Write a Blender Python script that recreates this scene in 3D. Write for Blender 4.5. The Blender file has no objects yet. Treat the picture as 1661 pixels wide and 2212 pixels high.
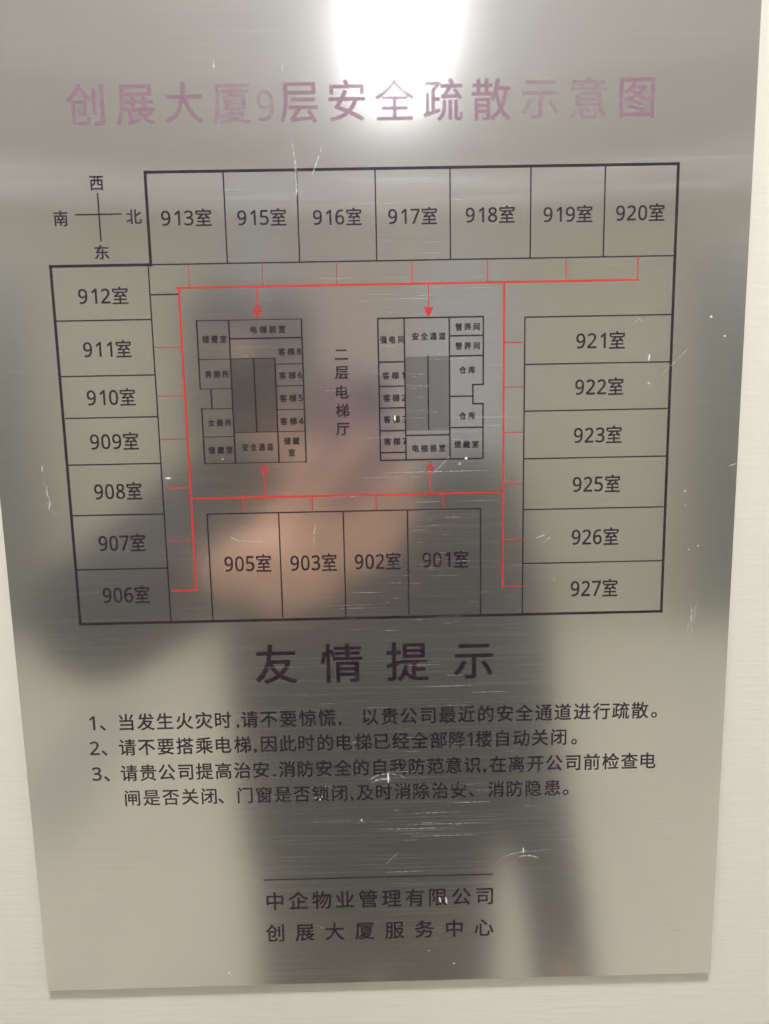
import bpy, bmesh, math, random, os
from mathutils import Vector, Matrix, Euler, noise
random.seed(7)
S = bpy.context.scene
COL = S.collection
MM = 0.001
EYE = 1.5            # height of the lens above the floor
DIST = 0.414         # lens to plaque

# ------------------------------------------------------------ camera
cd = bpy.data.cameras.new('camera')
cam = bpy.data.objects.new('camera', cd)
COL.objects.link(cam)
R = Matrix(((0.999728, 0.020817, -0.010510), (-0.018921, 0.987541, 0.156220), (0.013631, -0.155978, 0.987666)))
F = Matrix(((1, 0, 0), (0, 0, -1), (0, 1, 0)))
CR = (F @ R)
cam.matrix_world = Matrix.Translation((0, -DIST, EYE)) @ CR.to_4x4()
cd.sensor_fit = 'VERTICAL'
cd.sensor_height = 36.0
cd.lens = 1662.15 / 2212 * 36.0
cd.clip_start = 0.005
cd.clip_end = 100
cd.dof.use_dof = True
cd.dof.focus_distance = 0.425
cd.dof.aperture_fstop = cd.lens / 3.0
S.camera = cam

# ------------------------------------------------------------ world, lamps, exposure
W = bpy.data.worlds.new('World'); S.world = W; W.use_nodes = True
W.node_tree.nodes['Background'].inputs[0].default_value = (0.62, 0.62, 0.60, 1)
W.node_tree.nodes['Background'].inputs[1].default_value = 0.25
S.view_settings.view_transform = 'Standard'
S.view_settings.look = 'None'
S.view_settings.exposure = 0.62
S.view_settings.gamma = 1
S.cycles.use_denoising = True
try:
    S.cycles.denoiser = 'OPENIMAGEDENOISE'
except Exception:
    pass
S.cycles.max_bounces = 6
S.cycles.diffuse_bounces = 4
S.cycles.glossy_bounces = 4
S.cycles.sample_clamp_indirect = 6
S.cycles.caustics_reflective = True
S.cycles.blur_glossy = 1.0
S.cycles.caustics_refractive = False
LAMP = 15.0

# ------------------------------------------------------------ materials
def nmat(name):
    m = bpy.data.materials.new(name); m.use_nodes = True
    nt = m.node_tree
    return m, nt, nt.nodes, nt.links, nt.nodes['Principled BSDF']

def plain(name, col, rough=0.6, spec=0.5, metal=0.0, nscale=30, namt=0.06, coat=0):
    m, nt, N, L, b = nmat(name)
    tc = N.new('ShaderNodeTexCoord'); n = N.new('ShaderNodeTexNoise'); n.inputs['Scale'].default_value = nscale
    n.inputs['Detail'].default_value = 4
    L.new(tc.outputs['Object'], n.inputs['Vector'])
    mx = N.new('ShaderNodeMix'); mx.data_type = 'RGBA'
    mx.inputs[6].default_value = (*[c * (1 - namt) for c in col], 1)
    mx.inputs[7].default_value = (*[min(1, c * (1 + namt)) for c in col], 1)
    L.new(n.outputs['Fac'], mx.inputs[0]); L.new(mx.outputs[2], b.inputs['Base Color'])
    b.inputs['Roughness'].default_value = rough
    b.inputs['Specular IOR Level'].default_value = spec
    b.inputs['Metallic'].default_value = metal
    b.inputs['Coat Weight'].default_value = coat
    return m

def math_node(N, L, op, a, b=None):
    n = N.new('ShaderNodeMath'); n.operation = op
    for i, v in enumerate((a, b)):
        if v is None: continue
        if isinstance(v, (int, float)): n.inputs[i].default_value = v
        else: L.new(v, n.inputs[i])
    return n.outputs[0]

def steel_material(name, tint=(0.71, 0.705, 0.70), dark=1.0):
    m = bpy.data.materials.new(name); m.use_nodes = True
    nt = m.node_tree; N, L = nt.nodes, nt.links
    N.remove(N['Principled BSDF']); out = N['Material Output']
    tc = N.new('ShaderNodeTexCoord')
    def streak(sx, sz, det=3, off=0):
        mp = N.new('ShaderNodeMapping'); mp.inputs['Scale'].default_value = (sx, 1, sz)
        mp.inputs['Location'].default_value = (off, 0, off * 0.37)
        L.new(tc.outputs['Object'], mp.inputs['Vector'])
        n = N.new('ShaderNodeTexNoise'); n.inputs['Scale'].default_value = 1; n.inputs['Detail'].default_value = det
        n.inputs['Roughness'].default_value = 0.65
        L.new(mp.outputs[0], n.inputs['Vector'])
        return n.outputs['Fac']
    fine = streak(9, 1500)
    mid = streak(9, 850, 2, 3.1)
    wide = streak(5, 5, 3, 9)
    # fine relief of the brushing
    bump = N.new('ShaderNodeBump'); bump.inputs['Strength'].default_value = 0.008; bump.inputs['Distance'].default_value = 0.0001
    L.new(fine, bump.inputs['Height'])
    tan = N.new('ShaderNodeCombineXYZ'); tan.inputs[0].default_value = 1.0
    def gl(rough, aniso, col):
        g = N.new('ShaderNodeBsdfAnisotropic'); g.distribution = 'GGX'
        g.inputs['Roughness'].default_value = rough; g.inputs['Anisotropy'].default_value = aniso
        g.inputs['Color'].default_value = (*[c * dark for c in col], 1)
        L.new(tan.outputs[0], g.inputs['Tangent'])
        return g
    sharp = gl(0.165, 0.0, tint)
    L.new(bump.outputs[0], sharp.inputs['Normal'])
    halo = gl(0.38, 0.0, tint)
    glint = gl(0.36, 0.97, [min(1, c * 1.3) for c in tint])
    tz = N.new('ShaderNodeCombineXYZ'); tz.inputs[2].default_value = 1.0
    L.new(tz.outputs[0], glint.inputs['Tangent'])
    rr = N.new('ShaderNodeMapRange'); rr.inputs[1].default_value = 0.3; rr.inputs[2].default_value = 0.7
    rr.inputs[3].default_value = 0.140; rr.inputs[4].default_value = 0.156
    L.new(wide, rr.inputs[0]); L.new(rr.outputs[0], sharp.inputs['Roughness'])
    m1 = N.new('ShaderNodeMixShader'); m1.inputs[0].default_value = 0.145
    L.new(sharp.outputs[0], m1.inputs[1]); L.new(halo.outputs[0], m1.inputs[2])
    gr = N.new('ShaderNodeMapRange'); gr.inputs[1].default_value = 0.50; gr.inputs[2].default_value = 0.74
    gr.inputs[3].default_value = 0.07; gr.inputs[4].default_value = 0.24
    L.new(mid, gr.inputs[0])
    m2 = N.new('ShaderNodeMixShader'); L.new(gr.outputs[0], m2.inputs[0])
    L.new(m1.outputs[0], m2.inputs[1]); L.new(glint.outputs[0], m2.inputs[2])
    # a thin greasy, dusty film that scatters a little light
    df = N.new('ShaderNodeBsdfDiffuse'); df.inputs[0].default_value = (0.36, 0.355, 0.35, 1)
    fr = N.new('ShaderNodeMapRange'); fr.inputs[1].default_value = 0.35; fr.inputs[2].default_value = 0.7
    fr.inputs[3].default_value = 0.08; fr.inputs[4].default_value = 0.11
    L.new(wide, fr.inputs[0])
    m3 = N.new('ShaderNodeMixShader'); L.new(fr.outputs[0], m3.inputs[0])
    L.new(m2.outputs[0], m3.inputs[1]); L.new(df.outputs[0], m3.inputs[2])
    L.new(m3.outputs[0], out.inputs[0])
    return m

STEEL = steel_material('brushed_steel')
STEEL_GREY = steel_material('grey_tinted_steel', dark=0.55)

def ink(name, col, base_wear=0.0, wear=0.15, rough=0.3, spec=0.5):
    """screen-printed ink, slightly worn through to the steel"""
    m, nt, N, L, b = nmat(name)
    b.inputs['Base Color'].default_value = (*col, 1)
    b.inputs['Roughness'].default_value = rough
    b.inputs['Specular IOR Level'].default_value = spec
    tc = N.new('ShaderNodeTexCoord')
    mp = N.new('ShaderNodeMapping'); mp.inputs['Scale'].default_value = (60, 1, 420)
    L.new(tc.outputs['Object'], mp.inputs['Vector'])
    n = N.new('ShaderNodeTexNoise'); n.inputs['Scale'].default_value = 1; n.inputs['Detail'].default_value = 3
    L.new(mp.outputs[0], n.inputs['Vector'])
    r = N.new('ShaderNodeMapRange'); r.inputs[1].default_value = 0.4; r.inputs[2].default_value = 0.75
    r.inputs[3].default_value = base_wear; r.inputs[4].default_value = min(1, base_wear + wear)
    L.new(n.outputs['Fac'], r.inputs[0])
    t = N.new('ShaderNodeBsdfTransparent')
    mx = N.new('ShaderNodeMixShader')
    L.new(r.outputs[0], mx.inputs[0]); L.new(b.outputs[0], mx.inputs[1]); L.new(t.outputs[0], mx.inputs[2])
    L.new(mx.outputs[0], N['Material Output'].inputs[0])
    return m

INK = ink('dark_ink', (0.030, 0.020, 0.032), 0.10, 0.2)
INK_FAINT = ink('thin_dark_ink', (0.035, 0.028, 0.035), 0.35, 0.3)
INK_RED = ink('red_ink', (0.62, 0.045, 0.035), 0.10, 0.2)
INK_RED_FAINT = ink('thin_red_ink', (0.60, 0.07, 0.06), 0.52, 0.25)
INK_TITLE = ink('purple_red_ink', (0.42, 0.23, 0.33), 0.74, 0.12, spec=0.35)  # red print paled by reflected light, put into its colour
INK_GLARE = ink('glare_paled_purple_ink', (0.46, 0.24, 0.34), 0.88, 0.08, spec=0.35)  # glare on the title put into the ink as paler, thinner print
SCRATCH = plain('scratch_white', (0.85, 0.85, 0.82), 0.35, 0.8)

def scratch_soft():
    m, nt, N, L, b = nmat('pale_scratch')
    b.inputs['Base Color'].default_value = (0.75, 0.75, 0.73, 1); b.inputs['Roughness'].default_value = 0.5
    t = N.new('ShaderNodeBsdfTransparent'); mx = N.new('ShaderNodeMixShader'); mx.inputs[0].default_value = 0.62
    tc = N.new('ShaderNodeTexCoord'); n = N.new('ShaderNodeTexNoise'); n.inputs['Scale'].default_value = 500
    L.new(tc.outputs['Object'], n.inputs['Vector'])
    r = N.new('ShaderNodeMapRange'); r.inputs[1].default_value = .35; r.inputs[2].default_value = .65; r.inputs[3].default_value = .35; r.inputs[4].default_value = .92
    L.new(n.outputs['Fac'], r.inputs[0]); L.new(r.outputs[0], mx.inputs[0])
    L.new(b.outputs[0], mx.inputs[1]); L.new(t.outputs[0], mx.inputs[2])
    L.new(mx.outputs[0], N['Material Output'].inputs[0])
    return m
SCRATCH_SOFT = scratch_soft()

def wall_material():
    m, nt, N, L, b = nmat('cream_grained_paint')
    tc = N.new('ShaderNodeTexCoord')
    def nz(scale, det=4, sc=1):
        mp = N.new('ShaderNodeMapping'); mp.inputs['Scale'].default_value = scale
        L.new(tc.outputs['Object'], mp.inputs['Vector'])
        n = N.new('ShaderNodeTexNoise'); n.inputs['Scale'].default_value = sc; n.inputs['Detail'].default_value = det
        L.new(mp.outputs[0], n.inputs['Vector']); return n.outputs['Fac']
    a = nz((35, 1, 430), 4); c = nz((6, 1, 60), 3); d = nz((3, 3, 3), 3); e = nz((260, 1, 330), 2)
    h = math_node(N, L, 'ADD', math_node(N, L, 'MULTIPLY', a, 0.6), math_node(N, L, 'MULTIPLY', c, 0.5))
    sp = math_node(N, L, 'MULTIPLY', math_node(N, L, 'GREATER_THAN', e, 0.76), 0.6)
    h = math_node(N, L, 'ADD', h, sp)
    bump = N.new('ShaderNodeBump'); bump.inputs['Strength'].default_value = 0.8; bump.inputs['Distance'].default_value = 0.0004
    L.new(h, bump.inputs['Height']); L.new(bump.outputs[0], b.inputs['Normal'])
    mx = N.new('ShaderNodeMix'); mx.data_type = 'RGBA'
    mx.inputs[6].default_value = (0.66, 0.645, 0.57, 1); mx.inputs[7].default_value = (0.75, 0.735, 0.65, 1)
    L.new(math_node(N, L, 'ADD', math_node(N, L, 'MULTIPLY', a, 0.5), math_node(N, L, 'MULTIPLY', d, 0.5)), mx.inputs[0])
    L.new(mx.outputs[2], b.inputs['Base Color'])
    b.inputs['Roughness'].default_value = 0.5; b.inputs['Specular IOR Level'].default_value = 0.35
    return m
WALLM = wall_material()

def tile_material():
    m, nt, N, L, b = nmat('beige_floor_tile')
    tc = N.new('ShaderNodeTexCoord')
    br = N.new('ShaderNodeTexBrick'); br.offset = 0
    br.inputs['Scale'].default_value = 1; br.inputs['Mortar Size'].default_value = 0.004
    br.inputs['Brick Width'].default_value = 0.8; br.inputs['Row Height'].default_value = 0.8
    br.inputs['Color1'].default_value = (0.84, 0.79, 0.65, 1); br.inputs['Color2'].default_value = (0.81, 0.76, 0.625, 1)
    br.inputs['Mortar'].default_value = (0.45, 0.42, 0.36, 1)
    L.new(tc.outputs['Object'], br.inputs['Vector'])
    L.new(br.outputs[0], b.inputs['Base Color'])
    b.inputs['Roughness'].default_value = 0.35
    return m

def emit(name, col, st):
    m = bpy.data.materials.new(name); m.use_nodes = True
    N, L = m.node_tree.nodes, m.node_tree.links
    N.remove(N['Principled BSDF'])
    e = N.new('ShaderNodeEmission'); e.inputs[0].default_value = (*col, 1); e.inputs[1].default_value = st
    L.new(e.outputs[0], N['Material Output'].inputs[0]); return m

# ------------------------------------------------------------ helpers
def link(name, me, m=None, parent=None, loc=None, label=None, cat=None, group=None, kind=None):
    o = bpy.data.objects.new(name, me); COL.objects.link(o)
    if m is not None and me is not None and not me.materials: me.materials.append(m)
    if parent: o.parent = parent
    if loc: o.location = loc
    if label: o['label'] = label
    if cat: o['category'] = cat
    if group: o['group'] = group
    if kind: o['kind'] = kind
    return o

def box_mesh(name, x0, x1, y0, y1, z0, z1, bevel=0):
    bm = bmesh.new()
    bmesh.ops.create_cube(bm, size=1)
    for v in bm.verts:
        v.co = Vector(((x0 + x1) / 2 + v.co.x * (x1 - x0), (y0 + y1) / 2 + v.co.y * (y1 - y0), (z0 + z1) / 2 + v.co.z * (z1 - z0)))
    if bevel: bmesh.ops.bevel(bm, geom=bm.edges[:], offset=bevel, segments=2, affect='EDGES')
    me = bpy.data.meshes.new(name); bm.to_mesh(me); bm.free(); return me

def ext_poly(name, pts, y0, y1):
    """closed polygon in x,z extruded from y0 to y1 (metres)"""
    bm = bmesh.new()
    f = bm.faces.new([bm.verts.new((x, y0, z)) for x, z in pts])
    r = bmesh.ops.extrude_face_region(bm, geom=[f])
    for v in r['geom']:
        if isinstance(v, bmesh.types.BMVert): v.co.y = y1
    bmesh.ops.recalc_face_normals(bm, faces=bm.faces[:])
    me = bpy.data.meshes.new(name); bm.to_mesh(me); bm.free(); return me

# ------------------------------------------------------------ the setting
WY = 0.0042           # wall face behind the plaque
link('wall', box_mesh('wall', -3.7, 3.7, WY, WY + 0.15, -0.02, 2.72), WALLM, kind='structure',
     label='cream painted wall with fine horizontal grain behind the plaque')
FAR = -4.35
CEIL = 2.70
floor_m = tile_material()
link('floor', box_mesh('floor', -3.7, 3.7, FAR - 0.1, WY, -0.1, 0.0), floor_m, kind='structure')
link('floor_dark_quad', ext_poly('floor_dark_quad', [(0, 0), (0.30, 0.0), (0.36, 1.3), (0.02, 0.95)], 0, 0.002), plain('grey_floor_quad', (0.52, 0.50, 0.45), 0.5), kind='structure')  # darker grey quad laid flat on the floor tiles
bpy.data.objects['floor_dark_quad'].matrix_world = Matrix(((1, 0, 0, -1.42), (0, 0, 1, -3.20), (0, 1, 0, 0.004), (0, 0, 0, 1)))
ceil_m = plain('ceiling_paint', (0.82, 0.82, 0.86), 0.8, 0.2)
far_m = plain('far_wall_paint', (0.62, 0.59, 0.48), 0.7, 0.3)
side_m = plain('side_wall_paint', (0.62, 0.60, 0.52), 0.7, 0.3)
link('ceiling', box_mesh('ceiling', -3.7, 3.7, FAR - 0.1, WY, CEIL, CEIL + 0.1), ceil_m, kind='structure')
link('far_wall', box_mesh('far_wall', -3.7, 3.7, FAR - 0.15, FAR, 0, CEIL), far_m, kind='structure')
link('side_wall', box_mesh('side_wall', -3.85, -3.7, FAR, WY, 0, CEIL), side_m, kind='structure')
link('side_wall', box_mesh('side_wall', 3.7, 3.85, FAR, WY, 0, CEIL), side_m, kind='structure')

# lift doors and lighter panels of the far side of the hall, seen only as soft shapes in the steel
dark_steel = plain('dark_steel', (0.16, 0.175, 0.165), 0.4, 0.5, 0.3)
frame_steel = plain('frame_steel', (0.25, 0.25, 0.24), 0.35, 0.5, 0.5)
for cx, side in ((-2.75, 'left'), (2.62, 'right')):
    e = link('lift_door', None, loc=(cx, FAR, 0), label='dark lift door reflected softly along the %s edge of the plaque' % side,
             cat='door', group='lift doors reflected in the plaque')
    for s in (-1, 1):
        link('door_panel', box_mesh('door_panel', min(0.004 * s, 0.55 * s), max(0.004 * s, 0.55 * s), 0.004, 0.05, 0.0, 2.2), dark_steel, e)
        link('door_frame', box_mesh('door_frame', min(0.55 * s, 0.66 * s), max(0.55 * s, 0.66 * s), 0.002, 0.08, 0.0, 2.32), frame_steel, e)
    link('door_frame', box_mesh('door_frame', -0.55, 0.55, 0.002, 0.08, 2.2, 2.32), frame_steel, e)
pale_blue = plain('pale_blue_panel', (0.60, 0.64, 0.72), 0.4, 0.4)
pink = plain('pale_pink_board', (0.62, 0.48, 0.44), 0.5, 0.4)
for (a, b_, z0, z1, m_, lab) in ((0.27, 0.80, 0.9, 2.25, pale_blue, 'pale blue panel reflected right of the plan centre'),
                                (-0.80, -0.55, 1.9, 2.68, pale_blue, 'narrow pale blue panel reflected above the dark head'),
                                (-0.50, 0.12, 0.95, 2.5, pink, 'pale pink board reflected over the middle of the plan')):
    link('wall_panel', box_mesh('wall_panel', a, b_, FAR + 0.002, FAR + 0.05, z0, z1, 0.008), m_, label=lab, cat='panel')

sign_m = plain('pale_sign_box', (0.78, 0.68, 0.60), 0.5)
for x, lab in ((1.92, 'pale box under the ceiling reflected near the right edge of the plaque'), (-1.78, 'pale box under the ceiling reflected near the compass')):
    link('lift_sign', box_mesh('lift_sign', x - 0.12, x + 0.12, FAR + 0.003, FAR + 0.12, 2.36, 2.60, 0.01), sign_m, label=lab, cat='sign box')

# ceiling lights
def ceiling_light(x0, x1, y0, y1, label):
    e = link('ceiling_light', None, loc=((x0 + x1) / 2, (y0 + y1) / 2, CEIL), label=label, cat='ceiling light', group='ceiling light panels of the hall')
    w, d = (x1 - x0) / 2, (y1 - y0) / 2
    link('diffuser', box_mesh('diffuser', -w, w, -d, d, -0.02, -0.004), LIGHTM, e)
    fm = white_m
    link('light_frame', box_mesh('light_frame', -w - 0.03, -w - 0.001, -d - 0.03, d + 0.03, -0.03, -0.001), fm, e)
    link('light_frame', box_mesh('light_frame', w + 0.001, w + 0.03, -d - 0.03, d + 0.03, -0.03, -0.001), fm, e)
    link('light_frame', box_mesh('light_frame', -w - 0.001, w + 0.001, -d - 0.03, -d - 0.001, -0.03, -0.001), fm, e)
    link('light_frame', box_mesh('light_frame', -w - 0.001, w + 0.001, d + 0.001, d + 0.03, -0.03, -0.001), fm, e)
LIGHTM = emit('lit_diffuser', (0.95, 0.96, 1.0), LAMP)
white_m = plain('white_enamel', (0.8, 0.8, 0.8), 0.4)
ceiling_light(0.03, 0.18, -2.82, -1.87, 'bright ceiling light panel reflected at the top of the plaque')
DL = link('downlight', None, loc=(0.03, -0.66, CEIL), label='small round downlight in the ceiling above the plaque', cat='downlight')
def disc(name, r0, r1, z0, z1, m, parent):
    n = 40; V = []; Fc = []
    for i in range(n):
        c, s_ = math.cos(6.28318 * i / n), math.sin(6.28318 * i / n)
        V += [(r1 * c, r1 * s_, z0), (r1 * c, r1 * s_, z1), (r0 * c, r0 * s_, z1), (r0 * c, r0 * s_, z0)]
    for i in range(n):
        j = (i + 1) % n
        for k in range(4):
            a, b_ = 4 * i + k, 4 * i + (k + 1) % 4
            Fc.append((a, 4 * j + k, 4 * j + (k + 1) % 4, b_))
    me = bpy.data.meshes.new(name); me.from_pydata(V, [], Fc); me.update(); return link(name, me, m, parent)
disc('trim_ring', 0.112, 0.135, -0.012, -0.001, white_m, DL)
disc('lit_disc', 0.0005, 0.110, -0.008, -0.003, emit('downlight_glow', (0.97, 0.97, 1.0), LAMP * 11), DL)
ceiling_light(-3.4, -3.0, -3.8, -2.4, 'added unseen fill light panel on the left of the hall')  # both side panels are added, outside the reflection, to brighten the hall
ceiling_light(3.0, 3.4, -3.8, -2.4, 'added unseen fill light panel on the right of the hall')

# ------------------------------------------------------------ the plaque
HEAVY = [(-113.9, 111.5, 158.0, 111.5), (158.0, 111.4, 158.0, -125.1), (157.9, -124.9, -165.0, -124.9), (-165.4, -124.7, -165.4, 66.5), (-165.7, 66.3, -113.8, 66.3), (-113.8, 111.6, -113.8, 66.0)]
THIN = [(-113.7, 66.3, 157.3, 66.3), (-74.3, 110.9, -74.3, 66.6), (-37.0, 110.8, -37.0, 66.0), (2.9, 110.9, 2.9, 65.9), (41.1, 110.7, 41.1, 66.2), (82.5, 111.2, 82.5, 66.3), (120.6, 111.2, 120.6, 66.3), (-115.2, 65.2, -115.2, -124.4), (-164.5, 38.8, -115.8, 38.8), (-164.5, 10.3, -115.5, 10.3), (-164.2, -11.6, -115.2, -11.6), (-164.4, -36.5, -115.5, -36.5), (-164.9, -64.0, -115.1, -64.0), (-165.1, -94.1, -114.8, -94.1), (-115.0, 51.3, -100.8, 51.3), (80.1, 36.3, 80.1, -124.1), (79.9, 36.5, 157.8, 36.5), (80.4, 12.1, 157.7, 12.1), (80.4, -12.5, 157.1, -12.5), (80.3, -38.0, 157.2, -38.0), (80.2, -65.8, 157.0, -65.8), (80.5, -95.9, 157.5, -95.9), (-91.9, -64.6, 56.8, -64.6), (-92.0, -64.5, -92.0, -124.4), (-53.2, -64.6, -53.2, -123.3), (-18.1, -64.7, -18.1, -124.0), (16.9, -64.8, 16.9, -123.6), (56.8, -64.7, 56.8, -124.5), (-150.6, 91.5, -127.1, 91.5), (-138.5, 101.8, -138.5, 78.4), (-70.6, -283.0, 64.2, -283.0)]
CORE = [(-91.9, 37.8, -91.9, 2.4), (-86.3, 2.3, -86.3, -7.7), (-91.7, -7.8, -91.7, -36.9), (-37.2, 37.5, -37.2, -37.5), (-75.2, 37.5, -75.2, -37.3), (-75.3, 28.2, -37.4, 28.2), (-63.0, 17.4, -63.0, -20.8), (-51.8, 17.6, -51.8, -37.3), (2.8, 37.1, 2.8, -37.4), (2.8, 37.2, 58.2, 37.2), (58.2, 37.2, 58.2, 2.2), (58.3, 2.1, 52.5, 2.1), (52.7, 2.0, 52.7, -8.0), (52.9, -8.0, 58.2, -8.0), (58.1, -8.1, 58.1, -37.3), (2.9, -37.3, 58.1, -37.3), (16.6, 37.1, 16.6, -37.2), (40.3, 37.1, 40.3, -36.9), (40.4, 27.6, 58.0, 27.6), (40.3, 17.2, 58.0, 17.2), (40.4, -3.9, 52.7, -3.9), (40.3, -20.5, 58.0, -20.5), (3.0, 14.7, 16.6, 14.7), (3.0, 2.1, 16.4, 2.1), (3.0, -9.4, 16.5, -9.4), (3.0, -21.5, 16.6, -21.5), (3.0, -33.2, 16.4, -33.2), (28.9, 17.3, 28.9, -21.2), (16.8, -24.2, 40.1, -24.2)]
FAINT = [(-92.0, 37.7, -37.3, 37.7), (-91.9, 17.8, -52.0, 17.8), (-91.9, 2.4, -75.7, 2.4), (-91.7, -8.0, -74.9, -8.0), (-91.8, -37.2, -37.1, -37.2), (-51.7, 14.7, -37.4, 14.7), (-51.7, 3.3, -37.6, 3.3), (-51.5, -9.2, -37.5, -9.2), (-75.1, -20.8, -37.5, -20.8), (-91.1, -22.9, -75.2, -22.9)]
REDH = [(-101.0, 54.5, 139.1, 54.5), (-100.2, 54.5, -100.2, -107.0), (69.1, 54.1, 69.1, -109.0), (-99.5, -56.0, 68.9, -56.0)]
REDT = [(-99.5, -107.1, -113.8, -107.1), (138.6, 54.6, 138.6, 66.2), (-94.6, 65.9, -94.6, 54.8), (-56.4, 65.5, -56.4, 54.7), (-18.0, 65.4, -18.0, 54.7), (20.9, 65.6, 20.9, 54.7), (60.4, 65.9, 60.4, 54.7), (101.3, 65.9, 101.3, 54.5), (-114.6, 24.5, -100.5, 24.5), (-114.5, -0.9, -100.6, -0.9), (-114.3, -23.8, -100.7, -23.8), (-114.2, -50.0, -100.5, -50.0), (-114.3, -79.0, -100.4, -79.0), (68.8, 23.6, 79.3, 23.6), (68.9, 0.4, 79.5, 0.4), (69.0, -23.6, 79.7, -23.6), (69.1, -51.2, 80.0, -51.2), (69.3, -82.4, 80.3, -82.4), (69.4, -108.6, 80.5, -108.6), (-72.4, -55.5, -72.4, -63.6), (-34.6, -55.8, -34.6, -63.9), (-0.1, -56.0, -0.1, -64.1), (36.6, -56.2, 36.6, -64.1), (-59.9, 54.2, -59.9, 42.6), (29.6, 54.6, 29.6, 41.5), (-60.0, -55.2, -60.0, -42.4), (29.5, -56.3, 29.5, -43.0)]
ARROW = [(-60.1, 38.3, -1), (29.5, 37.2, -1), (-59.7, -37.6, 1), (29.5, -38.2, 1)]
FILL = [(-74.4, 17.4, -54.3, -20.6), (17.6, 17.2, 39.4, -21.7)]
ROOMS = [('913室', -94.5, 89.0, 26.2, 8.6), ('915室', -55.9, 88.6, 25.6, 8.6), ('916室', -17.2, 88.2, 25.4, 8.6), ('917室', 21.5, 88.0, 25.7, 8.6), ('918室', 61.4, 88.1, 25.8, 8.6), ('919室', 101.5, 87.7, 25.8, 8.6), ('920室', 138.9, 87.8, 25.6, 8.7), ('912室', -139.8, 51.0, 26.3, 8.8), ('911室', -139.7, 23.9, 25.6, 9.0), ('910室', -139.5, -1.1, 26.1, 9.2), ('909室', -139.5, -24.4, 26.3, 9.4), ('908室', -139.5, -51.3, 26.1, 9.6), ('907室', -139.4, -79.7, 25.9, 9.8), ('906室', -139.2, -108.9, 26.2, 10.0), ('905室', -71.5, -92.7, 26.1, 9.9), ('903室', -35.4, -93.0, 25.9, 9.9), ('902室', -0.1, -93.0, 25.7, 9.9), ('901室', 37.2, -92.8, 25.8, 9.9), ('921室', 120.0, 23.7, 26.3, 9.1), ('922室', 119.9, -0.4, 26.3, 9.3), ('923室', 119.7, -26.0, 26.3, 9.4), ('925室', 119.6, -52.6, 26.3, 9.6), ('926室', 119.6, -81.8, 26.3, 9.8), ('927室', 119.7, -110.9, 26.6, 10.1)]
SMALL = [('储藏室', -83.1, 28.1, 12.6, 3.7), ('电梯前室', -55.0, 32.6, 18.4, 3.7), ('客梯8', -44.6, 21.0, 10.9, 3.7), ('男厕所', -82.8, 10.0, 12.7, 3.7), ('客梯6', -44.5, 8.7, 11.0, 3.7), ('客梯5', -44.6, -3.2, 11.1, 3.8), ('客梯4', -44.8, -15.4, 11.1, 3.8), ('女厕所', -82.6, -15.5, 12.3, 3.8), ('储藏室', -82.9, -30.1, 12.9, 3.8), ('安全通道', -63.0, -28.9, 16.6, 3.8), ('储藏', -44.7, -26.0, 8.2, 3.8), ('室', -44.9, -32.2, 3.7, 3.9), ('强电间', 10.2, 26.2, 12.7, 3.7), ('安全通道', 29.4, 27.6, 17.6, 3.7), ('管弄间', 49.9, 32.1, 12.9, 3.7), ('管弄间', 49.9, 22.3, 13.0, 3.7), ('仓库', 49.6, 9.8, 8.4, 3.7), ('仓库', 49.5, -14.3, 8.4, 3.8), ('储藏室', 49.1, -29.5, 13.2, 3.9), ('电梯前室', 28.9, -31.3, 17.9, 3.9), ('客梯1', 10.1, 7.6, 10.8, 3.7), ('客梯2', 10.3, -4.2, 10.8, 3.8), ('客梯3', 10.3, -15.5, 10.9, 3.8), ('客梯7', 10.3, -27.3, 10.9, 3.8)]
COMPASS = [('西', -138.7, 106.6, 7.0, 7.4), ('南', -158.2, 89.8, 7.3, 7.4), ('北', -120.9, 90.1, 7.5, 7.2), ('东', -138.5, 72.9, 7.6, 6.9)]
HALL = [('二', -16.8, 19.0, 6.6, 5.5), ('层', -16.8, 9.6, 6.6, 6.7), ('电', -16.9, -0.5, 6.6, 6.8), ('梯', -17.0, -10.3, 6.9, 6.9), ('厅', -17.0, -20.1, 6.7, 6.7)]
TITLE = [('创', -141.4, 143.7, 20.0, 19.9), ('展', -116.5, 143.8, 18.9, 19.9), ('大', -92.4, 143.9, 18.5, 19.9), ('厦', -68.4, 143.6, 18.5, 19.9), ('9', -51.5, 143.3, 8.6, 19.9), ('层', -34.7, 143.7, 18.6, 19.9), ('安', -10.5, 143.8, 19.5, 20.0), ('全', 13.4, 143.5, 19.1, 20.0), ('疏', 37.8, 143.4, 19.6, 20.0), ('散', 62.1, 143.4, 19.1, 20.0), ('示', 86.6, 143.8, 17.8, 20.0), ('意', 111.1, 143.4, 18.7, 20.0), ('图', 135.7, 143.5, 18.3, 20.0)]
HEAD = [('友', -58.1, -150.6, 22.6, 22.8), ('情', -21.3, -150.8, 22.6, 22.8), ('提', 15.7, -150.9, 22.9, 22.3), ('示', 52.8, -151.6, 21.9, 21.2)]
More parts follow.
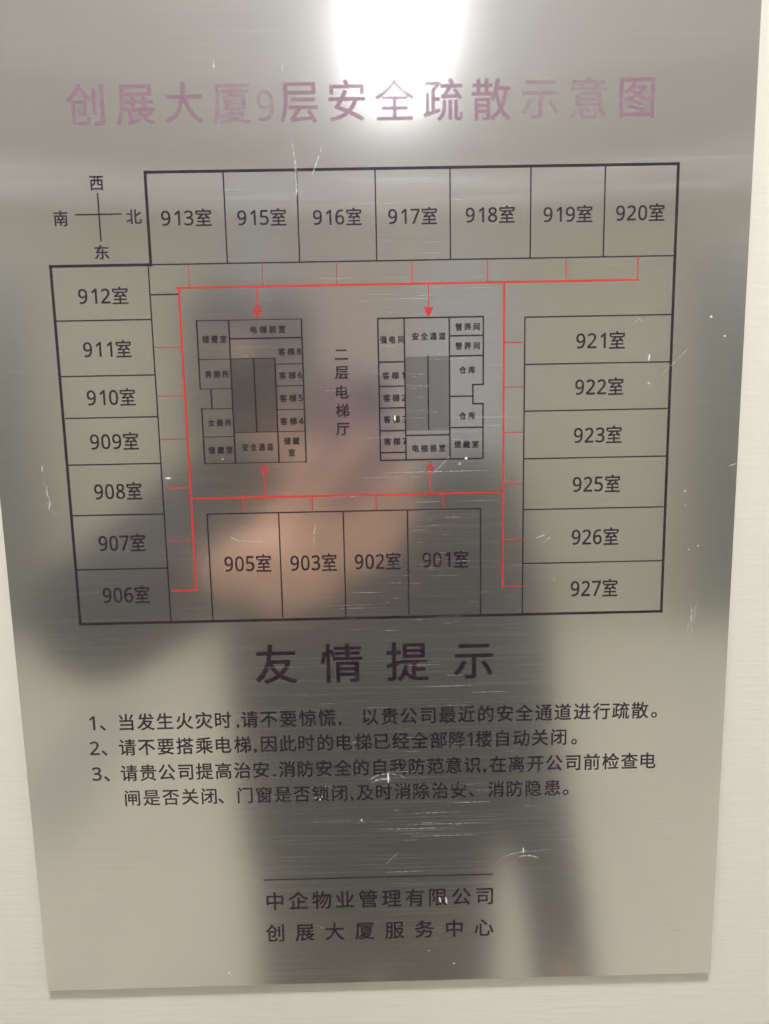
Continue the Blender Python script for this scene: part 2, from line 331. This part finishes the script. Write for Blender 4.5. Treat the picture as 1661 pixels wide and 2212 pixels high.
BODY = [('1、当发生火灾时,请不要惊慌,以贵公司最近的安全通道进行疏散。', -183.1, [-163.4, -157.6, -144.2, -133.2, -122.3, -111.3, -100.3, -89.4, -81.2, -74.4, -63.5, -52.5, -41.5, -30.6, -23.2, -5.8, 5.1, 16.0, 27.0, 38.0, 48.9, 59.9, 70.9, 81.9, 92.9, 103.9, 114.9, 125.9, 136.9, 147.9, 156.1], 0.8932412712386508), ('2、请不要搭乘电梯,因此时的电梯已经全部降1楼自动关闭。', -198.2, [-163.2, -157.8, -144.6, -133.7, -122.8, -111.9, -101.0, -90.0, -79.1, -72.0, -64.2, -53.4, -42.7, -31.9, -21.1, -10.3, 0.4, 11.2, 22.0, 32.8, 43.6, 50.7, 58.8, 69.5, 80.3, 91.0, 101.8, 110.6], -0.04832234310185868), ('3、请贵公司提高治安.消防安全的自我防范意识,在离开公司前检查电', -213.9, [-163.2, -157.6, -144.7, -133.9, -123.2, -112.4, -101.6, -90.8, -80.0, -69.2, -61.8, -54.4, -43.7, -33.1, -22.4, -11.8, -1.1, 9.5, 20.2, 30.9, 41.5, 52.2, 59.3, 66.9, 77.7, 88.6, 99.4, 110.3, 121.1, 132.0, 142.9, 153.7], 0.21275659770896027), ('闸是否关闭、门窗是否锁闭,及时消除治安、消防隐患。', -229.3, [-143.9, -132.9, -121.9, -110.8, -99.8, -93.1, -79.1, -68.2, -57.3, -46.4, -35.5, -24.6, -17.6, -9.8, 1.0, 11.8, 22.6, 33.4, 44.2, 51.8, 65.8, 76.7, 87.6, 98.5, 106.3], -0.3283452507854179)]
FOOT = [('中企物业管理有限公司', -297.0, [-64.7, -50.9, -37.1, -23.4, -9.6, 4.2, 18.0, 31.8, 45.6, 59.4], 1.3024025088725466), ('创展大厦服务中心', -317.8, [-65.5, -47.8, -30.0, -12.2, 5.6, 23.4, 41.2, 59.0], 1.368768774808359)]

PL = link('evacuation_plaque', None, loc=(0, 0, EYE),
          label='brushed stainless steel evacuation plan plaque with Chinese lettering on the cream wall', cat='sign')
PX0, PX1, PZ0, PZ1 = -0.203, 0.1965, -0.3523, 0.2477
link('plate', box_mesh('plate', PX0, PX1, 0.0, 0.0018, PZ0, PZ1, 0.0003), STEEL, PL)
pad_m = plain('grey_foam_pad', (0.35, 0.34, 0.32), 0.9, 0.2)
link('mounting_pad', box_mesh('mounting_pad', PX0 + 0.03, PX1 - 0.03, 0.0019, WY, PZ0 + 0.03, PZ1 - 0.03), pad_m, PL)

_h = [0]
def layer():
    _h[0] = (_h[0] + 1) % 37
    return -0.00004 - 0.000002 * _h[0]

def rule(name, l, w, m, ends=0.0):
    x0, z0, x1, z1 = l
    if abs(x1 - x0) > abs(z1 - z0):
        a, b_ = min(x0, x1) - ends, max(x0, x1) + ends
        me = box_mesh(name, a * MM, b_ * MM, layer(), -0.00001, (z0 - w / 2) * MM, (z0 + w / 2) * MM)
    else:
        a, b_ = min(z0, z1) - ends, max(z0, z1) + ends
        me = box_mesh(name, (x0 - w / 2) * MM, (x0 + w / 2) * MM, layer(), -0.00001, a * MM, b_ * MM)
    return link(name, me, m, PL)

for l in HEAVY: rule('outer_wall_line', l, 1.45, INK, 0.6)
for l in THIN: rule('wall_line', l, 0.72, INK, 0.1)
for l in CORE: rule('core_wall_line', l, 0.80, INK, 0.3)
for l in FAINT: rule('core_wall_line', l, 0.45, INK_FAINT, 0.0)
for l in REDH: rule('escape_route_line', l, 1.05, INK_RED, 0.4)
for i, l in enumerate(REDT):
    faint = i in (2, 3, 4, 8, 9, 10, 12)
    rule('escape_route_line', l, 1.1 if i == 0 else (0.55 if not faint else 0.5), INK_RED_FAINT if faint else INK_RED)
for k, (x, z, s) in enumerate(ARROW):
    if k == 1: pts = [(0, 0), (-2.6, 5.4), (2.6, 5.4)]
    elif k == 0: pts = [(0, 0), (-2.7, 3.9), (-1.0, 6.6), (1.0, 6.6), (2.7, 3.9)]
    else: pts = [(0, 0), (-2.2, 3.2), (-1.3, 5.4), (1.3, 5.4), (2.2, 3.2)]
    link('route_arrow', ext_poly('route_arrow', [((x + a) * MM, (z - s * b_) * MM) for a, b_ in pts], layer(), -0.00001), INK_RED if k == 1 else INK_RED_FAINT, PL)
for a in ((-74.9, 17.5, -52.1, -20.6), (16.9, 17.2, 40.0, -21.7)):
    link('stair_shading', box_mesh('stair_shading', a[0] * MM, a[2] * MM, -0.00003, -0.000008, a[3] * MM, a[1] * MM), STEEL_GREY, PL)

# lettering
_glyph = {}
_fontfile = os.path.join(bpy.utils.system_resource('DATAFILES'), 'fonts', 'NotoSansMath-Regular.woff2')
try:
    SANS = bpy.data.fonts.load(_fontfile)      # one of Blender's own bundled faces
except Exception:
    SANS = None
def glyph(ch, weight=0):
    key = ch
    if key in _glyph: return _glyph[key]
    cu = bpy.data.curves.new('g', 'FONT'); cu.body = ch; cu.size = 1.0; cu.offset = 0
    if SANS and ch.isdigit(): cu.font = SANS
    cu.resolution_u = 3; cu.extrude = 0; cu.fill_mode = 'FRONT'
    o = bpy.data.objects.new('g', cu); COL.objects.link(o)
    dg = bpy.context.evaluated_depsgraph_get()
    me = bpy.data.meshes.new_from_object(o.evaluated_get(dg))
    vs = [(v.co.x, v.co.y) for v in me.vertices]; fs = [tuple(p.vertices) for p in me.polygons]
    bpy.data.objects.remove(o); bpy.data.curves.remove(cu); bpy.data.meshes.remove(me)
    xs = [v[0] for v in vs]; ys = [v[1] for v in vs]
    if ch.isdigit():          # figures as tall as the hanzi beside them
        kz = 0.77 / (max(ys) - min(ys)); kx = kz * 1.03; z0 = min(ys)
        vs = [(x * kx, (y - z0) * kz - 0.01) for x, y in vs]; xs = [v[0] for v in vs]; ys = [v[1] for v in vs]
    _glyph[key] = (vs, fs, (min(xs), max(xs), min(ys), max(ys)))
    return _glyph[key]

def letters(name, items, m, weight=0.012):
    """items: (char, centre x, baseline z, em width, em height, bbox-centred in z?)"""
    V, Fc = [], []
    y = layer()
    for ch, cx, cz, ew, eh, mode in items:
        vs, fs, (a, b_, c, d) = glyph(ch)
        ox = (a + b_) / 2; oz = (c + d) / 2 if mode else 0
        # printed strokes a little heavier than the face: four nudged impressions
        for q, (dx, dz) in enumerate(((-1, -.8), (1, -.8), (-1, .8), (1, .8)) if weight else ((0, 0),)):
            o = len(V)
            V += [((cx + (x - ox + dx * weight) * ew) * MM, y - q * 4e-7, (cz + (z - oz + dz * weight) * eh) * MM) for x, z in vs]
            Fc += [tuple(i + o for i in f) for f in fs]
    me = bpy.data.meshes.new(name); me.from_pydata(V, [], Fc); me.update()
    return link(name, me, m, PL)

FULL = 0.92
def run(name, text, cx, cz, w, h, m, weight, gap=0.0, dig=1.0):
    """a word set to a given width; digits keep their own narrower pitch"""
    adv = []
    for ch in text:
        adv.append(0.60 * dig if ch.isascii() else 1.0 + gap)
    tot = sum(adv) - gap - 0.05
    em = w / tot
    x = cx - w / 2
    items = []
    eh = h / FULL
    for ch, a in zip(text, adv):
        aw = a * em
        items.append((ch, x + (aw - (0 if ch.isascii() else gap * em)) / 2, cz - 0.37 * eh, em * (0.98 if ch.isascii() else 1.0), eh, False))
        x += aw
    return letters(name, items, m, weight)

for s, x, z, w, h in ROOMS: run('room_label', s, x, z, w, h * 1.0, INK, 0.012, 0.0, 1.08)
for s, x, z, w, h in SMALL: run('core_label', s, x, z, w, h, INK if x > 0 else INK_FAINT, 0.038, 0.28)
for s, x, z, w, h in COMPASS: letters('compass_letter', [(s, x, z, w / FULL, h / FULL, True)], INK, 0.014)
letters('lift_hall_label', [(s, x, z, 6.9 / FULL, 6.9 / FULL, True) for s, x, z, w, h in HALL], INK, 0.020)
thinned = '厦9示意'  # characters under the glare; the washing-out is put into their ink
for s, x, z, w, h in TITLE:
    o = letters('title_character', [(s, x, z - 0.37 * 21.3 - (0.3 if s == '9' else 0), (20.8 if s != '9' else 16), 21.3 if s != '9' else 19, False)], INK_GLARE if s in thinned else INK_TITLE, 0.014)
    if s in thinned: o['label'] = 'title character paled by glare put into its ink'
for s, x, z, w, h in HEAD: letters('heading_character', [(s, x, z, w / FULL if s != '示' else 23.6, 24.4 if s != '示' else 23.6, True)], INK, 0.011)
for s, z, xs, tilt in BODY:
    items = []
    for ch, x in zip(s, xs):
        eh, ew = 10.6, 10.2
        zz = z - 0.37 * eh
        if ch in '、。': items.append((ch, x, zz, ew, eh, False))
        elif ch in ',.': items.append((ch, x, zz, ew * 0.95, eh * 0.95, False))
        elif ch.isdigit(): items.append((ch, x, zz, 10.0, 10.4, False))
        else: items.append((ch, x, zz, ew, eh, False))
    letters('notice_line', items, INK, 0.011)
for s, z, xs, tilt in FOOT: letters('company_line', [(ch, x, z - 0.37 * 12.2, 11.9, 12.2, False) for ch, x in zip(s, xs)], INK, 0.012)

# scratches, scuffs and specks
def scuff(name, pts, w, m=SCRATCH):
    """a tapering stroke through points (mm)"""
    V = []; n = len(pts)
    yy = -0.00013 - random.random() * 0.00003
    for i, (x, z) in enumerate(pts):
        a = Vector(pts[max(0, i - 1)]); b_ = Vector(pts[min(n - 1, i + 1)])
        d = (b_ - a).normalized(); nn = Vector((-d.y, d.x))
        ww = w * (0.25 + 0.75 * math.sin(math.pi * (i + 0.15) / (n - 0.7)))
        for s in (-1, 1): V.append(((x + nn.x * ww * s / 2) * MM, yy, (z + nn.y * ww * s / 2) * MM))
    Fc = [(2 * i, 2 * i + 1, 2 * i + 3, 2 * i + 2) for i in range(n - 1)]
    me = bpy.data.meshes.new(name); me.from_pydata(V, [], Fc); me.update()
    return link(name, me, m, PL)

def arc(cx, cz, rx, rz, a0, a1, n=12):
    return [(cx + rx * math.cos(math.radians(a0 + (a1 - a0) * i / n)), cz + rz * math.sin(math.radians(a0 + (a1 - a0) * i / n))) for i in range(n + 1)]
scuff('scuff_mark', arc(3.5, -223.5, 11, 5.5, 165, 25), 0.7, SCRATCH_SOFT)
scuff('scuff_mark', arc(1.5, -224.5, 8, 3.2, 160, 60), 1.0, SCRATCH_SOFT)
scuff('scuff_mark', [(3.5, -217.5), (3.6, -219.5), (3.7, -221.2), (3.6, -223.6)], 1.1)
scuff('scuff_mark', arc(84, -277.5, 17, 8.5, 165, 92) + [(90, -268.8), (98, -267.6)], 0.6, SCRATCH_SOFT)
scuff('scuff_mark', arc(84, -275.5, 8, 4.0, 130, 30), 0.8, SCRATCH_SOFT)
scuff('scuff_mark', [(82.0, -266.5), (82.1, -268), (82.2, -269.7)], 0.8)
for x, z, a, b_, w in ((-76.2, 161.1, 0, 6, 1.0), (-42.3, 159.5, 0.4, 7, 0.7), (33, -298.6, -0.8, 3.4, 1.1), (36.6, -299.2, -0.7, 4.2, 1.3), (10.9, -14.8, 0, 3.2, 1.3),
                       (-111.9, -44.6, 3.0, 0, 1.1), (-11.4, -56.6, 5, 0.2, 0.8), (146.4, 14.6, 0.4, 3.4, 1.2), (168.0, -87, -0.6, 3, 1.0), (169.4, -65.4, -0.5, 2.2, .9), (97.5, -105, -.5, 2.4, 0.9),
                       (193.5, -43.5, 5, 1.6, 1.0), (-178.8, -38, 0.5, 5, 0.8), (-177.3, -50, 0.5, 6, 0.9), (-176.6, -57.5, 1.0, 6, 0.7), (90.5, -80.5, 6, 2.0, 1.0), (93, -83, 4, 3.2, 0.8)):
    scuff('scratch_mark', [(x - a / 2, z - b_ / 2), (x - a / 6, z - b_ / 6), (x + a / 6, z + b_ / 6), (x + a / 2, z + b_ / 2)], w * 0.8, SCRATCH if w >= 1.1 else SCRATCH_SOFT)
def speck(x, z, r):
    n = 8; k = random.random()
    link('paint_speck', ext_poly('paint_speck', [((x + r * (0.8 + 0.4 * random.random()) * math.cos(6.283 * i / n)) * MM, (z + r * (0.8 + 0.5 * random.random()) * math.sin(6.283 * i / n)) * MM) for i in range(n)], -0.0002, -0.00002), SCRATCH, PL)
for x, z, r in ((-12.3, -246.6, 0.7), (-94, -343.5, 0.55), (178.4, 35, 0.75), (186, 24.9, 0.75), (146.5, 1.0, 0.7), (49, -37.1, 1.0), (45.5, -40, 0.7), (-38.5, -231.8, 0.5),
                (-36, -233.0, 0.6), (-34.8, -231.4, 0.4), (41, -341, 0.45), (-82, -35, 0.5), (168.5, -57.5, 0.5), (172, -90, .45), (177, -88, .4), (26, -332, .35)):
    speck(x, z, r * 0.75)
# faint long streaks and stains
soft = [([(-38.5, 124), (-37.5, 114), (-37.2, 104), (-37.8, 95)], 1.1), ([(-24, 122), (-27, 114), (-29, 109)], 1.3), ([(-37.5, 106), (-36.8, 101), (-37.8, 98)], 1.5),
        ([(-79, 101.5), (-71, 102.6), (-63, 102.2)], 0.5), ([(152, 4), (160, 12), (167, 19)], 0.6), ([(172, -139), (175, -128), (178, -120)], 0.8),
        ([(174.5, -121), (175.2, -131), (176, -139)], 0.9), ([(178, -122), (176, -133)], 0.5), ([(30, -46), (36, -40), (43, -33)], 0.6), ([(-82, -77), (-76, -79.5), (-65, -80.5), (-59, -80)], 0.6),
        ([(-33, -71), (-34.5, -77), (-34, -83)], 0.9), ([(8, -268), (4, -272), (1, -275)], 0.6), ([(136, 30), (140, 35), (143, 32)], 0.8), ([(-190, -186), (-189.3, -190)], 0.6), ([(-179, -44), (-176, -57), (-174.6, -64)], 0.5),
        ([(-86, -296), (-84, -309)], 0.4), ([(-42, -313), (-36, -315.5)], 0.6), ([(59, -286), (61, -286)], .5), ([(78, -338), (79, -331)], .5)]
for pts, w in soft: scuff('scratch_mark', pts, w * 0.65, SCRATCH_SOFT)
# hairline horizontal scratches: too many and too fine to tell apart
def hairlines():
    V, Fc = [], []
    rnd = random.Random(11)
    def add(x, z, ln, w):
        o = len(V); y = -0.00011 - rnd.random() * 0.00001
        t = rnd.uniform(-0.004, 0.012) * ln
        for px, ww in ((0, 0.1), (0.3, 1), (0.7, 0.9), (1, 0.1)):
            for s in (-1, 1): V.append(((x + ln * px) * MM, y, (z + t * px + s * w * ww / 2) * MM))
        for i in range(3): Fc.append((o + 2 * i, o + 2 * i + 1, o + 2 * i + 3, o + 2 * i + 2))
    for _ in range(130):
        add(rnd.gauss(28, 26) - 12, rnd.uniform(-135, 105), rnd.choice((4, 7, 10, 16, 26)) * rnd.uniform(0.6, 1.2), rnd.uniform(0.08, 0.20))
    for _ in range(38):
        add(rnd.gauss(20, 34) - 12, rnd.uniform(-262, -150), rnd.choice((5, 9, 14, 26)) * rnd.uniform(0.6, 1.2), rnd.uniform(0.10, 0.24))
    for _ in range(30):
        add(rnd.uniform(-190, 175), rnd.uniform(-340, 175), rnd.uniform(3, 14), rnd.uniform(0.06, 0.14))
    for x, z, ln in ((16, -257.5, 40), (-4, -252.5, 48), (36, -237, 30), (18, -243, 26), (14, -250, 50), (24, -166, 30), (50, -170, 24), (0, -280, 26), (40, -15.2, 34), (12, -15, 16), (3, -44, 60)):
        add(x, z, ln, 0.32)
    me = bpy.data.meshes.new('fine_scratches'); me.from_pydata(V, [], Fc); me.update()
    o = link('fine_scratches', me, SCRATCH_SOFT, PL, kind='stuff')
hairlines()

# ------------------------------------------------------------ the photographer, seen only mirrored in the steel
def blob_mesh(name, strokes, voxel, smooth=4):
    """strokes: lists of (point, radius[, depth factor]); tapered capsules and balls fused into one closed surface"""
    bm = bmesh.new()
    for st in strokes:
        for i, (p, r) in enumerate(st):
            p = Vector(p)
            rr = Vector(r) if isinstance(r, tuple) else Vector((r, r, r))
            bmesh.ops.create_icosphere(bm, subdivisions=2, radius=1, matrix=Matrix.Translation(p) @ Matrix.Diagonal((*rr, 1)))
            if i + 1 < len(st):
                q, s = st[i + 1]; q = Vector(q); ss = Vector(s) if isinstance(s, tuple) else Vector((s, s, s))
                n = max(2, int((q - p).length / (0.22 * min(min(rr), min(ss)))))
                for k in range(1, n):
                    t = k / n
                    bmesh.ops.create_icosphere(bm, subdivisions=1 if min(rr) < 0.02 else 2, radius=1, matrix=Matrix.Translation(p.lerp(q, t)) @ Matrix.Diagonal((*rr.lerp(ss, t), 1)))
    me = bpy.data.meshes.new(name); bm.to_mesh(me); bm.free()
    o = bpy.data.objects.new('tmp', me); COL.objects.link(o)
    md = o.modifiers.new('r', 'REMESH'); md.mode = 'VOXEL'; md.voxel_size = voxel; md.use_smooth_shade = True
    ms = o.modifiers.new('s', 'SMOOTH'); ms.iterations = smooth; ms.factor = 0.5
    dg = bpy.context.evaluated_depsgraph_get()
    out = bpy.data.meshes.new_from_object(o.evaluated_get(dg)); out.name = name
    bpy.data.objects.remove(o); bpy.data.meshes.remove(me)
    for p in out.polygons: p.use_smooth = True
    return out

skin_m = plain('skin', (0.86, 0.50, 0.34), 0.5, 0.4)
coat_m = plain('dark_coat_cloth', (0.030, 0.031, 0.032), 0.85, 0.2, nscale=60, namt=0.2)
trouser_m = plain('brown_trouser_cloth', (0.13, 0.115, 0.10), 0.9, 0.2)
hair_m = plain('black_hair', (0.022, 0.021, 0.022), 0.5, 0.4)
shoe_m = plain('black_shoe', (0.03, 0.03, 0.03), 0.4)
eye_m = plain('eye', (0.05, 0.035, 0.03), 0.15)
PB = link('person', None, loc=(-0.06, -0.83, 0), label='person in a dark coat holding up a phone, mirrored softly in the steel', cat='person')
off = Vector((0.06, 0.83, 0))
def T(p): return tuple(Vector(p) + off)
head = (-0.188, -0.80, 1.555)
neck = (-0.150, -0.83, 1.42)
chest = (-0.05, -0.83, 1.25); belly = (-0.03, -0.82, 1.05); hip = (-0.03, -0.82, 0.90)
shL = (-0.235, -0.80, 1.345); elL = (-0.385, -0.63, 1.165); wrL = (-0.185, -0.49, 1.275)
shR = (0.145, -0.83, 1.325); elR = (0.215, -0.745, 0.99); wrR = (0.250, -0.60, 0.745)
palm = (-0.125, -0.447, 1.312)
body = [
    [(T(head), (0.075, 0.092, 0.110)), (T((head[0] + .01, head[1] - 0.0, head[2] - .07)), (0.058, 0.07, 0.06))],
    [(T((-0.183, -0.725, 1.51)), 0.022)],                                   # chin
    [(T((-0.188, -0.702, 1.575)), 0.010), (T((-0.188, -0.692, 1.548)), 0.014)],   # nose
    [(T((-0.262, -0.80, 1.55)), (0.008, 0.018, 0.030))], [(T((-0.114, -0.80, 1.55)), (0.008, 0.018, 0.030))],
    [(T((-0.178, -0.81, 1.49)), 0.052), (T(neck), 0.055), (T((-0.06, -0.83, 1.33)), (0.10, 0.08, 0.07))],
    [(T((-0.055, -0.83, 1.31)), (0.15, 0.09, 0.08)), (T(chest), (0.15, 0.10, 0.1)), (T(belly), (0.13, 0.10, 0.1)), (T(hip), (0.16, 0.11, 0.1))],
    [(T(shL), 0.055), (T(elL), 0.042), (T(wrL), 0.027), (T(palm), (0.038, 0.017, 0.034))],
    [(T(shR), 0.055), (T(elR), 0.042), (T(wrR), 0.027), (T((0.256, -0.575, 0.675)), (0.020, 0.034, 0.04))],
    [(T((-0.11, -0.82, 0.86)), 0.085), (T((-0.13, -0.81, 0.48)), 0.055), (T((-0.14, -0.84, 0.09)), 0.04), (T((-0.15, -0.74, 0.045)), 0.035)],
    [(T((0.06, -0.82, 0.86)), 0.085), (T((0.09, -0.81, 0.48)), 0.055), (T((0.11, -0.84, 0.09)), 0.04), (T((0.12, -0.74, 0.045)), 0.035)],
]
def finger(*pts): body.append([(T(p), r) for p, r in pts])
# the hand that holds the phone: palm, heel, four curled fingers and a thumb behind the phone
finger(((-0.190, -0.485, 1.285), 0.030), ((-0.137, -0.462, 1.308), 0.038), ((-0.092, -0.440, 1.312), 0.038), ((-0.070, -0.432, 1.335), 0.026))
finger(((-0.120, -0.452, 1.275), 0.030), ((-0.070, -0.434, 1.288), 0.026))
finger(((-0.085, -0.434, 1.352), 0.019), ((-0.056, -0.408, 1.393), 0.0125), ((-0.034, -0.402, 1.425), 0.0115), ((-0.012, -0.403, 1.452), 0.0100))
finger(((-0.062, -0.430, 1.343), 0.018), ((-0.020, -0.400, 1.366), 0.0130), ((0.010, -0.398, 1.390), 0.0120), ((0.034, -0.401, 1.412), 0.0105))
finger(((-0.058, -0.428, 1.325), 0.018), ((-0.012, -0.400, 1.338), 0.0130), ((0.018, -0.399, 1.358), 0.0118), ((0.038, -0.402, 1.378), 0.0100))
finger(((-0.058, -0.430, 1.306), 0.017), ((-0.018, -0.404, 1.313), 0.0120), ((0.004, -0.402, 1.325), 0.0105), ((0.022, -0.404, 1.341), 0.0090))
finger(((-0.135, -0.462, 1.320), 0.022), ((-0.105, -0.462, 1.370), 0.0140), ((-0.085, -0.458, 1.405), 0.0125), ((-0.070, -0.453, 1.430), 0.0108))
# the hanging hand
for k, (dy, ln) in enumerate(((-0.03, 0.055), (-0.012, 0.066), (0.006, 0.062), (0.022, 0.05))):
    finger(((0.258, -0.575 + dy, 0.655), 0.0105), ((0.260, -0.572 + dy, 0.655 - ln * 0.6), 0.009), ((0.254, -0.568 + dy, 0.655 - ln * 1.2), 0.008))
finger(((0.250, -0.542, 0.70), 0.012), ((0.244, -0.525, 0.67), 0.0105), ((0.240, -0.520, 0.645), 0.009))
link('body', blob_mesh('body', body, 0.0045, 3), skin_m, PB)
coat = [
    [(T((-0.12, -0.84, 1.385)), (0.075, 0.07, 0.035)), (T((-0.06, -0.835, 1.33)), (0.17, 0.105, 0.075))],
    [(T((-0.045, -0.83, 1.31)), (0.20, 0.115, 0.08)), (T(chest), (0.22, 0.13, 0.1)), (T((-0.03, -0.82, 1.05)), (0.235, 0.13, 0.1)), (T((-0.018, -0.82, 0.86)), (0.238, 0.15, 0.1)), (T((-0.012, -0.82, 0.73)), (0.235, 0.16, 0.08))],
    [(T(shL), 0.085), (T((-0.385, -0.63, 1.195)), 0.097), (T((-0.200, -0.505, 1.272)), 0.050)],
    [(T((-0.20, -0.82, 1.30)), 0.09), (T((-0.32, -0.72, 1.23)), 0.105)],
    [(T(shR), 0.090), (T((0.205, -0.80, 1.15)), 0.075), (T(elR), 0.068), (T((0.247, -0.62, 0.78)), 0.050), (T((0.252, -0.595, 0.715)), 0.048), (T((0.258, -0.577, 0.625)), 0.047)],
]
link('coat', blob_mesh('coat', coat, 0.009, 5), coat_m, PB)
link('trousers', blob_mesh('trousers', [[(T((-0.12, -0.82, 0.86)), 0.115), (T((-0.125, -0.81, 0.48)), 0.105), (T((-0.14, -0.84, 0.12)), 0.062)],
                                        [(T((0.085, -0.82, 0.86)), 0.115), (T((0.095, -0.81, 0.48)), 0.105), (T((0.11, -0.84, 0.12)), 0.062)]], 0.01, 4), trouser_m, PB)
for x in (-0.145, 0.115):
    link('shoe', blob_mesh('shoe', [[(T((x, -0.86, 0.045)), (0.046, 0.05, 0.045)), (T((x - 0.003, -0.78, 0.04)), (0.048, 0.06, 0.038)), (T((x - .005, -0.70, 0.035)), (0.045, 0.05, 0.03))]], 0.008, 3), shoe_m, PB)
link('hair', blob_mesh('hair', [[(T((-0.188, -0.825, 1.585)), (0.092, 0.095, 0.105))], [(T((-0.188, -0.765, 1.640)), (0.078, 0.06, 0.038))],
                                [(T((-0.188, -0.732, 1.622)), (0.074, 0.036, 0.034))], [(T((-0.188, -0.714, 1.602)), (0.072, 0.022, 0.020)), (T((-0.188, -0.706, 1.584)), (0.068, 0.014, 0.012))],
                                [(T((-0.268, -0.80, 1.60)), (0.018, 0.06, 0.05)), (T((-0.272, -0.79, 1.46)), (0.020, 0.05, 0.05))],
                                [(T((-0.108, -0.80, 1.60)), (0.018, 0.06, 0.05)), (T((-0.104, -0.79, 1.46)), (0.020, 0.05, 0.05))],
                                [(T((-0.186, -0.87, 1.55)), (0.085, 0.05, 0.09)), (T((-0.175, -0.885, 1.42)), (0.08, 0.035, 0.06))]], 0.006, 4), hair_m, PB)
for s in (-1, 1):
    link('eye', blob_mesh('eye', [[(T((-0.188 + s * 0.031, -0.716, 1.575)), (0.013, 0.008, 0.007))]], 0.002, 1), eye_m, PB)
    link('eyebrow', blob_mesh('eyebrow', [[(T((-0.188 + s * 0.018, -0.712, 1.594)), 0.004), (T((-0.188 + s * 0.045, -0.720, 1.594)), 0.003)]], 0.0015, 1), hair_m, PB)
face_cover_m = plain('dark_cover_grey', (0.05, 0.055, 0.06), 0.8)  # dark cover added over the face so the head stays dark
link('dark_face_cover', blob_mesh('dark_face_cover', [[(T((-0.187, -0.735, 1.545)), (0.060, 0.038, 0.020)), (T((-0.186, -0.735, 1.48)), (0.052, 0.036, 0.020))], [(T((-0.187, -0.738, 1.566)), (0.067, 0.036, 0.012))], [(T((-0.188, -0.698, 1.545)), (0.02, 0.014, 0.02))]], 0.004, 4), face_cover_m, PB)

# the phone, lens beside the camera
PH = link('phone', None, label='dark purple phone held upright by the mirrored hand', cat='phone')
PH.matrix_world = Matrix.Translation((0, -DIST, EYE)) @ CR.to_4x4()
phone_m = plain('purple_phone_shell', (0.34, 0.15, 0.23), 0.4, 0.6, coat=0.5)
glass_m = plain('black_glass', (0.012, 0.012, 0.014), 0.08, 0.7)
link('phone_body', box_mesh('phone_body', -0.057, 0.018, 0.0, 0.0, 0, 0), phone_m, PH)
PH.children[0].data = box_mesh('phone_body', -0.057, 0.018, -0.143, 0.016, 0.0040, 0.0120, 0.003)
PH.children[0].data.materials.append(phone_m)
link('screen', box_mesh('screen', -0.055, 0.016, -0.141, 0.014, 0.0121, 0.0126, 0.0001), emit('phone_screen', (0.75, 0.8, 0.85), 0.6), PH)
link('camera_bump', box_mesh('camera_bump', -0.014, 0.012, -0.030, 0.012, 0.0026, 0.0039, 0.0005), glass_m, PH)
bm = bmesh.new(); bmesh.ops.create_cone(bm, cap_ends=True, segments=24, radius1=0.005, radius2=0.005, depth=0.001, matrix=Matrix.Translation((0, 0, 0.0020)))
me = bpy.data.meshes.new('lens'); bm.to_mesh(me); bm.free(); link('lens', me, glass_m, PH)
bm = bmesh.new(); bmesh.ops.create_cone(bm, cap_ends=True, segments=24, radius1=0.005, radius2=0.005, depth=0.001, matrix=Matrix.Translation((0, -0.014, 0.0020)))
me = bpy.data.meshes.new('lens'); bm.to_mesh(me); bm.free(); link('lens', me, glass_m, PH)
